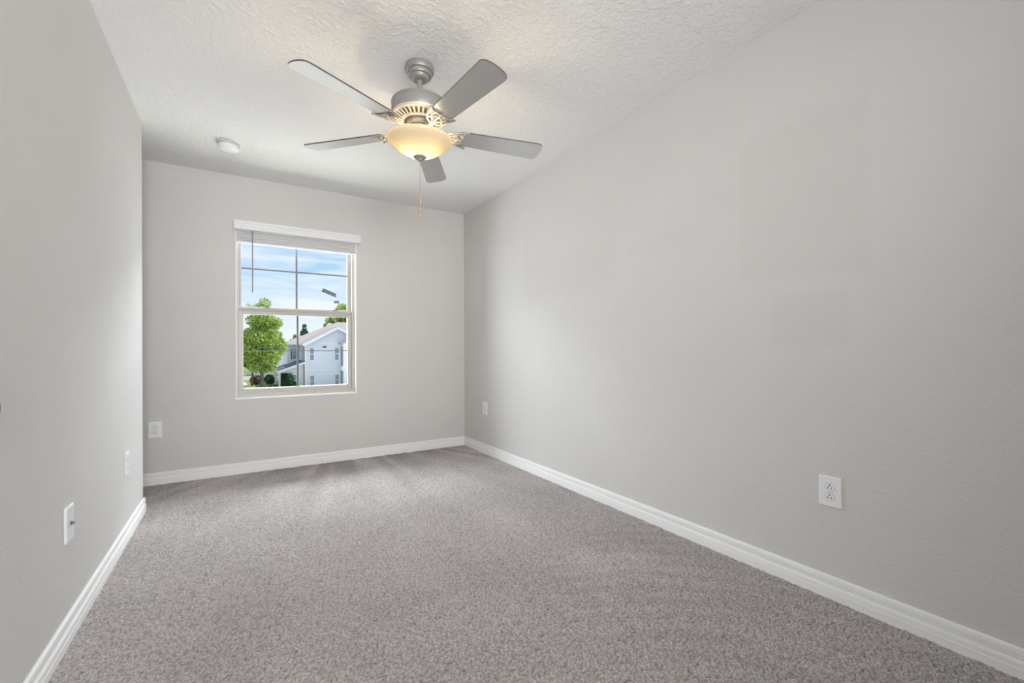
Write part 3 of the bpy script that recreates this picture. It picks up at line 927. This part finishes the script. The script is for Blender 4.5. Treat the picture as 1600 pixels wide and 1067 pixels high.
M_siding = ext_mat('white_lap_siding', (0.76, 0.80, 0.88), 0.6, lap=0.26)
M_siding2 = ext_mat('cream_lap_siding', (0.78, 0.80, 0.84), 0.6, lap=0.26)
M_fascia = ext_mat('white_fascia', (0.86, 0.90, 0.95), 0.5, var=(3, 0.03))
M_shingle = ext_mat('taupe_shingles', (0.40, 0.34, 0.33), 0.9, var=(9, 0.18))
M_shingle2 = ext_mat('slate_shingles', (0.105, 0.12, 0.18), 0.9, var=(9, 0.25))
M_pane = ext_mat('window_pane_blue', (0.26, 0.34, 0.44), 0.15, var=(1, 0.1))
M_spout = ext_mat('brown_gutter', (0.26, 0.21, 0.20), 0.5, var=(3, 0.1))
M_ventdark = ext_mat('dark_vent', (0.06, 0.07, 0.08), 0.6, var=(3, 0.1))
M_grass = ext_mat('lawn_grass', (0.20, 0.225, 0.085), 0.95, var=(0.8, 0.3))
M_road = ext_mat('grey_asphalt', (0.33, 0.35, 0.37), 0.95, var=(1.5, 0.08))
M_walk = ext_mat('pale_concrete', (0.72, 0.68, 0.64), 0.9, var=(1.5, 0.06))
M_bark = ext_mat('tree_bark', (0.13, 0.11, 0.10), 0.9, var=(6, 0.3))

b = BM(); add_box(b, -60, 80, 6, 200, GZ - 0.3, GZ)
struct(link('ground', b, M_grass), 'lawn outside the window', 'lawn')
b = BM(); add_box(b, -40, 45, 8, 49.0, GZ, GZ + 0.02)  # added pale reflector below the sill view, brightens the house front
struct(link('bounce_slab', b, M_walk), 'unseen pale slab added to bounce neutral light onto the house', 'bounce_slab')
b = BM(); add_box(b, -60, 1.9, 72, 82, GZ, GZ + 0.02)
struct(link('road', b, M_road), 'grey road far outside the window', 'road')
b = BM(); add_poly(b, [(-30, 61.5, GZ), (0.95, 61.5, GZ), (0.35, 70.2, GZ), (-30, 70.2, GZ)], (0, 0, 0.03))
struct(link('path', b, M_walk), 'pale concrete path beside the road', 'path')

hs = thing('apartment_house', 'white two-storey house with a gable, seen through the window', 'house', (5.97, 52.0, GZ))
HO = Vector((5.97, 52.0, GZ))


def hp(name, fn, m, parent=None):
    bb = BM(); fn(bb)
    o = link(name, bb, m)
    o.parent = parent or hs
    # geometry is given in world metres: shift into the house's own frame
    for v in o.data.vertices: v.co -= HO
    return o


def f_wall(bb):
    add_poly(bb, [(5.97, 52, GZ), (12.55, 52, GZ), (12.55, 52, 1.62), (9.22, 52, 3.36), (5.97, 52, 1.62)], (0, 9, 0))


hp('gable_wall', f_wall, M_siding)
hp('rear_wing', lambda bb: add_box(bb, 4.72, 25, 57, 69.5, GZ, 1.70), M_siding2)
hp('floor_band', lambda bb: add_box(bb, 5.95, 12.57, 51.95, 52.0, -1.24, -1.14), M_fascia)
hp('corner_board', lambda bb: add_box(bb, 5.94, 6.11, 51.92, 52.0, GZ, 1.60), M_fascia)


def gable_roof(bb):
    for s, xe in ((-1, 5.72), (1, 12.72)):
        a = Vector((9.22, 51.6, 3.50)); e = Vector((xe, 51.6, 1.60))
        q = [a, e, e + Vector((0, 9.6, 0)), a + Vector((0, 9.6, 0))]
        add_poly(bb, q, (0, 0, 0.10))


hp('gable_roof', gable_roof, M_shingle)


def rake(bb):
    add_poly(bb, [(9.22, 51.6, 3.56), (5.70, 51.6, 1.66), (5.70, 51.6, 1.42), (5.98, 51.6, 1.42), (9.22, 51.6, 3.27)], (0, -0.06, 0))
    add_poly(bb, [(9.22, 51.6, 3.56), (12.74, 51.6, 1.66), (12.74, 51.6, 1.42), (12.46, 51.6, 1.42), (9.22, 51.6, 3.27)], (0, -0.06, 0))
    add_box(bb, 5.72, 6.05, 51.62, 52.0, 1.42, 1.50)


hp('rake_board', rake, M_fascia)


def hip(bb):
    c = [(4.5, 56.6, 1.68), (26, 56.6, 1.68), (26, 70, 1.68), (4.5, 70, 1.68)]
    r = [(11.23, 63.3, 4.73), (26, 63.3, 4.73)]
    v = [bb.verts.new(p) for p in c + r]
    for q in ((0, 1, 5, 4), (2, 3, 4, 5), (3, 0, 4), (1, 2, 5), (3, 2, 1, 0)):
        bb.faces.new([v[i] for i in q])


hp('hip_roof', hip, M_shingle)
hp('gutter', lambda bb: (add_box(bb, 4.45, 5.9, 56.48, 56.6, 1.60, 1.72), add_box(bb, 5.62, 5.74, 51.7, 56.6, 1.52, 1.64)), M_fascia)
hp('downspout', lambda bb: (add_box(bb, 5.86, 5.95, 52.15, 52.25, GZ, 1.3), add_tube(bb, [(5.70, 52.1, 1.55), (5.78, 52.15, 1.38), (5.90, 52.2, 1.25)], 0.05, 6)), M_spout)
hp('downspout', lambda bb: (add_box(bb, 9.62, 9.72, 51.88, 51.98, GZ, 1.30),), M_spout)
hp('attic_vent', lambda bb: add_box(bb, 7.72, 8.11, 51.94, 52.0, 1.24, 1.41, 0.01), M_ventdark)


def hwin(x0, x1, z0, z1, y=52.0):
    def fr(bb):
        ring_frame(bb, x0 - 0.10, x1 + 0.10, z0 - 0.10, z1 + 0.08, 0.10, 0.10, 0.10, 0.08, y - 0.07, y, 0.005)
        add_box(bb, x0, x1, y - 0.05, y, (z0 + z1) / 2 - 0.03, (z0 + z1) / 2 + 0.03)
    f = hp('house_window', fr, M_fascia)
    hp('pane', lambda bb: add_box(bb, x0, x1, y - 0.025, y - 0.005, z0, z1), M_pane, f)


hwin(6.47, 6.84, -0.08, 1.18)
hwin(8.97, 9.36, -0.08, 1.20)
hwin(6.49, 6.86, -2.92, -1.76)
hwin(8.98, 9.36, -2.86, -1.74)
hwin(5.28, 5.62, -0.05, 1.14, 57.0)
for x in (5.16, 5.70):
    hp('shutter', lambda bb: add_box(bb, x - 0.05, x + 0.05, 56.90, 56.99, -0.05, 1.14, 0.01), M_ventdark)


# side window of the gable wing
def sidewin(bb):
    add_box(bb, 5.90, 5.97, 53.1, 53.2, -0.1, 1.2); add_box(bb, 5.90, 5.97, 54.4, 54.5, -0.1, 1.2)
    add_box(bb, 5.90, 5.97, 53.1, 54.5, -0.2, -0.1); add_box(bb, 5.90, 5.97, 53.1, 54.5, 1.2, 1.3)


sw = hp('house_window', sidewin, M_fascia)
hp('pane', lambda bb: add_box(bb, 5.93, 5.96, 53.2, 54.4, -0.1, 1.2), M_pane, sw)


# entry porch on the left
def porch_roof(bb):
    add_poly(bb, [(3.36, 51.9, -1.16), (5.97, 51.9, -0.22), (5.97, 57.0, -0.22), (3.36, 58.6, -1.16)], (0, 0, 0.09))


hp('porch_roof', porch_roof, M_shingle2)
hp('porch_fascia', lambda bb: (add_poly(bb, [(3.32, 51.9, -1.20), (5.97, 51.9, -0.24), (5.97, 51.9, -0.46), (3.62, 51.9, -1.36), (3.32, 51.9, -1.36)], (0, -0.06, 0)),
                               add_box(bb, 3.30, 3.42, 51.9, 58.6, -1.30, -1.10)), M_fascia)
hp('porch_wall', lambda bb: (add_poly(bb, [(4.52, 52.2, GZ), (5.97, 52.2, GZ), (5.97, 52.2, -0.34), (3.55, 52.2, -1.26), (3.55, 52.2, -1.40), (4.52, 52.2, -1.40)], (0, 0.15, 0)),), M_siding2)
hp('porch_door', lambda bb: (add_box(bb, 3.9, 4.72, 56.9, 57.0, GZ, -1.35)), M_ventdark)
for (x, y) in ((3.60, 52.25), (3.60, 58.3)):
    hp('porch_column', lambda bb: (add_box(bb, x - 0.085, x + 0.085, y - 0.085, y + 0.085, GZ, -1.30), add_box(bb, x - 0.15, x + 0.15, y - 0.15, y + 0.15, -1.42, -1.28)), M_fascia)
hwin(4.76, 5.16, -2.82, -1.62, 52.2)


# balcony on the right of the gable
def balc_roof(bb):
    add_poly(bb, [(9.28, 50.2, 1.66), (10.95, 50.2, 2.36), (10.95, 52.0, 2.36), (9.28, 52.0, 1.66)], (0, 0, 0.08))
    add_poly(bb, [(12.6, 50.2, 1.66), (10.95, 50.2, 2.36), (10.95, 52.0, 2.36), (12.6, 52.0, 1.66)], (0, 0, 0.08))


hp('balcony_roof', balc_roof, M_shingle)
hp('balcony_gable', lambda bb: add_poly(bb, [(9.50, 50.3, 1.42), (12.4, 50.3, 1.42), (12.4, 50.3, 1.66), (10.95, 50.3, 2.28), (9.50, 50.3, 1.66)], (0, 0.15, 0)), M_fascia)
hp('balcony_floor', lambda bb: add_box(bb, 9.42, 12.3, 50.36, 51.99, -1.25, -0.80), M_fascia)
hp('balcony_column', lambda bb: (add_box(bb, 9.56, 9.84, 50.3, 50.58, GZ, 1.45), add_box(bb, 9.46, 9.94, 50.25, 50.65, -0.86, -0.70)), M_fascia)
hp('balcony_door', lambda bb: (add_box(bb, 9.95, 11.9, 51.9, 51.99, -0.8, 1.2), add_box(bb, 9.95, 11.9, 51.9, 51.99, GZ, -1.3)), M_pane)
hp('railing', lambda bb: [add_box(bb, 9.9 + 0.14 * i, 9.94 + 0.14 * i, 50.40, 50.44, -0.80, 0.15) for i in range(16)] + [add_box(bb, 9.86, 12.2, 50.38, 50.46, 0.12, 0.20)], M_fascia)

# a white building far beyond
fb = thing('white_shed', 'low white building far behind the tree, left of the porch', 'building', (4.3, 84, GZ))
b = BM(); add_box(b, -2.6, 2.6, 0, 5, 0, 1.05); link('wall', b, M_siding, fb)
b = BM(); add_poly(b, [(-2.8, -0.2, 1.0), (2.8, -0.2, 1.0), (2.8, 2.5, 1.35), (-2.8, 2.5, 1.35)], (0, 0, 0.06)); link('roof', b, M_fascia, fb)


# ---- trees and bushes
def leaf_mat(name, c1, c2, c3):
    m = bpy.data.materials.new(name); m.use_nodes = True
    nt = m.node_tree; nt.nodes.clear()
    o = nt.nodes.new('ShaderNodeOutputMaterial')
    at = nt.nodes.new('ShaderNodeAttribute'); at.attribute_name = 'tone'
    cr = nt.nodes.new('ShaderNodeValToRGB')
    e = cr.color_ramp.elements
    e[0].color = (*c1, 1); e[0].position = 0.0; e[1].color = (*c3, 1); e[1].position = 1.0
    k = e.new(0.5); k.color = (*c2, 1)
    df = nt.nodes.new('ShaderNodeBsdfDiffuse'); tr = nt.nodes.new('ShaderNodeBsdfTranslucent')
    mx = nt.nodes.new('ShaderNodeMixShader'); mx.inputs[0].default_value = 0.5
    L = nt.links.new
    L(at.outputs['Fac'], cr.inputs[0]); L(cr.outputs[0], df.inputs[0]); L(cr.outputs[0], tr.inputs[0])
    L(df.outputs[0], mx.inputs[1]); L(tr.outputs[0], mx.inputs[2]); L(mx.outputs[0], o.inputs[0])
    return m


M_leaf = leaf_mat('bright_leaves', (0.13, 0.24, 0.11), (0.35, 0.51, 0.14), (0.86, 0.88, 0.20))
M_leaf2 = leaf_mat('conifer_needles', (0.07, 0.16, 0.12), (0.12, 0.25, 0.17), (0.20, 0.34, 0.18))
M_leaf3 = leaf_mat('shrub_leaves', (0.04, 0.12, 0.07), (0.08, 0.20, 0.10), (0.16, 0.28, 0.10))
M_leaf4 = leaf_mat('tawny_shrub_leaves', (0.10, 0.12, 0.07), (0.22, 0.22, 0.12), (0.38, 0.34, 0.18))


def foliage(name, blobs, n, size, m, parent, seed):
    """A crown of small leaf blades spread through the blobs [(x, y, z, rx, ry, rz)]."""
    rg = np.random.default_rng(seed)
    vol = np.array([q[3] * q[4] * q[5] for q in blobs]) ** 0.75; vol = vol / vol.sum()
    which = rg.choice(len(blobs), n, p=vol)
    B = np.array(blobs)[which]
    d = rg.normal(size=(n, 3)); d /= np.linalg.norm(d, axis=1)[:, None]
    rad = rg.uniform(0.35, 1.0, n) ** 0.55
    P = B[:, :3] + d * rad[:, None] * B[:, 3:6]
    a = rg.normal(size=(n, 3)); a /= np.linalg.norm(a, axis=1)[:, None]
    c = np.cross(a, rg.normal(size=(n, 3))); c /= np.linalg.norm(c, axis=1)[:, None]
    s = size * rg.uniform(0.6, 1.3, n)[:, None]
    V = np.stack([P - a * s, P + c * s * 0.55, P + a * s, P - c * s * 0.55], 1).reshape(-1, 3)
    tone = np.clip(rg.normal(0.48, 0.30, n), 0, 1)
    me = bpy.data.meshes.new(name)
    me.from_pydata(V.tolist(), [], np.arange(n * 4).reshape(-1, 4).tolist())
    at = me.attributes.new('tone', 'FLOAT', 'POINT'); at.data.foreach_set('value', np.repeat(tone, 4).astype(np.float32))
    me.materials.append(m)
    o = bpy.data.objects.new(name, me); C.objects.link(o); o.parent = parent
    return o


def tree(name, label, cat, loc, blobs, n, size, m, trunk, seed, group=None):
    t = thing(name, label, cat, loc, 0, group)
    foliage('foliage', blobs, n, size, m, t, seed)
    b = BM()
    for pts, rad in trunk: add_tube(b, pts, rad, 10)
    link('trunk', b, M_bark, t, True)
    return t


rg = random.Random(5)
blobs = []
for i in range(64):   # clumps filling an egg-shaped crown
    while True:
        x, y, zz = rg.uniform(-1, 1), rg.uniform(-1, 1), rg.uniform(-1, 1)
        if 0.10 < x * x + y * y + zz * zz < 0.95: break
    taper = 1.0 - 0.35 * max(0, zz)
    r_ = rg.uniform(0.65, 1.05)
    blobs.append((x * 1.62 * taper, y * 1.9 * taper, 4.95 + zz * 3.2, r_ * 0.92, r_ * 0.92, r_ * 0.72))
blobs += [(0.25, 0, 8.7, 0.6, 0.6, 0.65), (0.0, 0, 8.1, 0.95, 0.95, 0.7), (-1.1, 0, 8.2, 0.35, 0.4, 0.5), (1.4, 0, 6.9, 0.5, 0.5, 0.45)]
tree('leafy_tree', 'big bright green tree at the left of the window view', 'tree', (1.9, 50.0, GZ), blobs, 32000, 0.098, M_leaf,
     [([(0, 0, 0), (0.03, 0, 1.2), (-0.04, 0, 3.0), (0.1, 0.1, 6.0)], [0.20, 0.16, 0.13, 0.05]),
      ([(-0.02, 0, 2.4), (0.7, 0.2, 4.2), (1.2, 0.3, 5.6)], [0.09, 0.06, 0.02]), ([(-0.03, 0, 2.2), (-0.8, -0.1, 4.0), (-1.3, 0, 5.4)], [0.09, 0.06, 0.02])], 1)
tree('young_tree', 'slim dark-trunked tree left of the big bright tree', 'tree', (1.33, 60, GZ),
     [(-0.3, 0, 4.0, 1.3, 1.2, 1.6), (-0.9, 0.3, 3.0, 0.9, 0.9, 0.9), (0.3, 0, 2.6, 0.7, 0.7, 0.6)], 2600, 0.13, M_leaf3,
     [([(0, 0, 0), (0.02, 0, 1.5), (0, 0, 4.0)], [0.13, 0.11, 0.04])], 2)
tree('conifer', 'dark conifer behind the house roof, right of the bar between panes', 'conifer', (8.55, 75, GZ),
     [(0, 0, 7.6, 0.35, 0.35, 0.6), (0, 0, 6.6, 0.6, 0.6, 0.8), (0.05, 0, 5.4, 0.85, 0.85, 1.0), (0, 0, 4.0, 1.2, 1.2, 1.3)], 2600, 0.16, M_leaf2,
     [([(0, 0, 0), (0, 0, 7.0)], [0.2, 0.04])], 3)
tree('conifer', 'shorter ragged conifer left of the bar between window panes', 'conifer', (8.0, 84, GZ),
     [(0.1, 0, 6.4, 0.28, 0.28, 0.5), (-0.15, 0, 5.6, 0.6, 0.55, 0.5), (0.28, 0, 4.7, 0.75, 0.65, 0.65), (-0.55, 0, 4.3, 0.65, 0.65, 0.65), (0, 0, 3.5, 1.4, 1.1, 1.0)], 1700, 0.16, M_leaf2,
     [([(0, 0, 0), (0, 0, 6.0)], [0.18, 0.04])], 4)
tree('leafy_tree', 'tall green tree rising behind the house gable', 'tree', (13.6, 72, GZ),
     [(0.0, 0, 9.8, 1.3, 1.3, 1.6), (-1.0, 0, 9.0, 1.1, 1.1, 1.1), (1.0, 0, 9.3, 1.2, 1.2, 1.4), (-2.1, 0, 8.6, 0.45, 0.5, 0.5), (0, 0, 7.6, 1.8, 1.6, 1.2), (-2.4, 0, 7.8, 0.4, 0.4, 0.6)], 3200, 0.17, M_leaf,
     [([(0, 0, 0), (0, 0, 9.0)], [0.25, 0.06])], 5)


def bush(label, loc, blobs, n, size, m, seed, group=None):
    t = thing('bush', label, 'bush', loc, 0, group)
    foliage('foliage', blobs, n, size, m, t, seed)
    b = BM(); add_tube(b, [(0, 0, 0), (0.02, 0, 0.5)], [0.06, 0.03], 8); link('stem', b, M_bark, t)
    return t


bush('dark green bush in front of the porch door', (4.55, 51.4, GZ), [(-0.05, 0, 0.9, 0.42, 0.4, 0.95), (-0.3, 0.1, 0.5, 0.4, 0.4, 0.6), (0.4, 0, 0.4, 0.35, 0.35, 0.45), (0.1, 0, 0.3, 0.6, 0.4, 0.4)], 1600, 0.085, M_leaf3, 11)
bush('tawny shrub left of the big tree trunk', (1.85, 62, GZ), [(0, 0, 0.6, 0.6, 0.5, 0.6), (-0.4, 0, 0.5, 0.4, 0.4, 0.5)], 900, 0.10, M_leaf4, 12)
bush('round shrub right of the big tree trunk', (3.15, 62, GZ), [(0, 0, 0.6, 0.62, 0.5, 0.62), (0.35, 0, 0.45, 0.35, 0.4, 0.45)], 900, 0.10, M_leaf3, 13)
bush('low shrub at the foot of the porch column', (3.1, 53.2, GZ), [(0, 0, 0.2, 0.75, 0.4, 0.3), (-0.9, 0.3, 0.15, 0.5, 0.4, 0.22)], 800, 0.08, M_leaf3, 14)
rg = random.Random(9)
for i, (lx, ly, lab) in enumerate(((-0.6, 96, 'distant hedge across the road, at the left pane edge'), (2.4, 97, 'distant hedge across the road, behind the tree trunk'))):
    bush(lab, (lx, ly, GZ), [(rg.uniform(-0.7, 0.7), 0, 0.9 + rg.uniform(0, 1.3), 0.7, 0.7, 0.9) for q in range(7)], 1500, 0.17, M_leaf3, 20 + i)
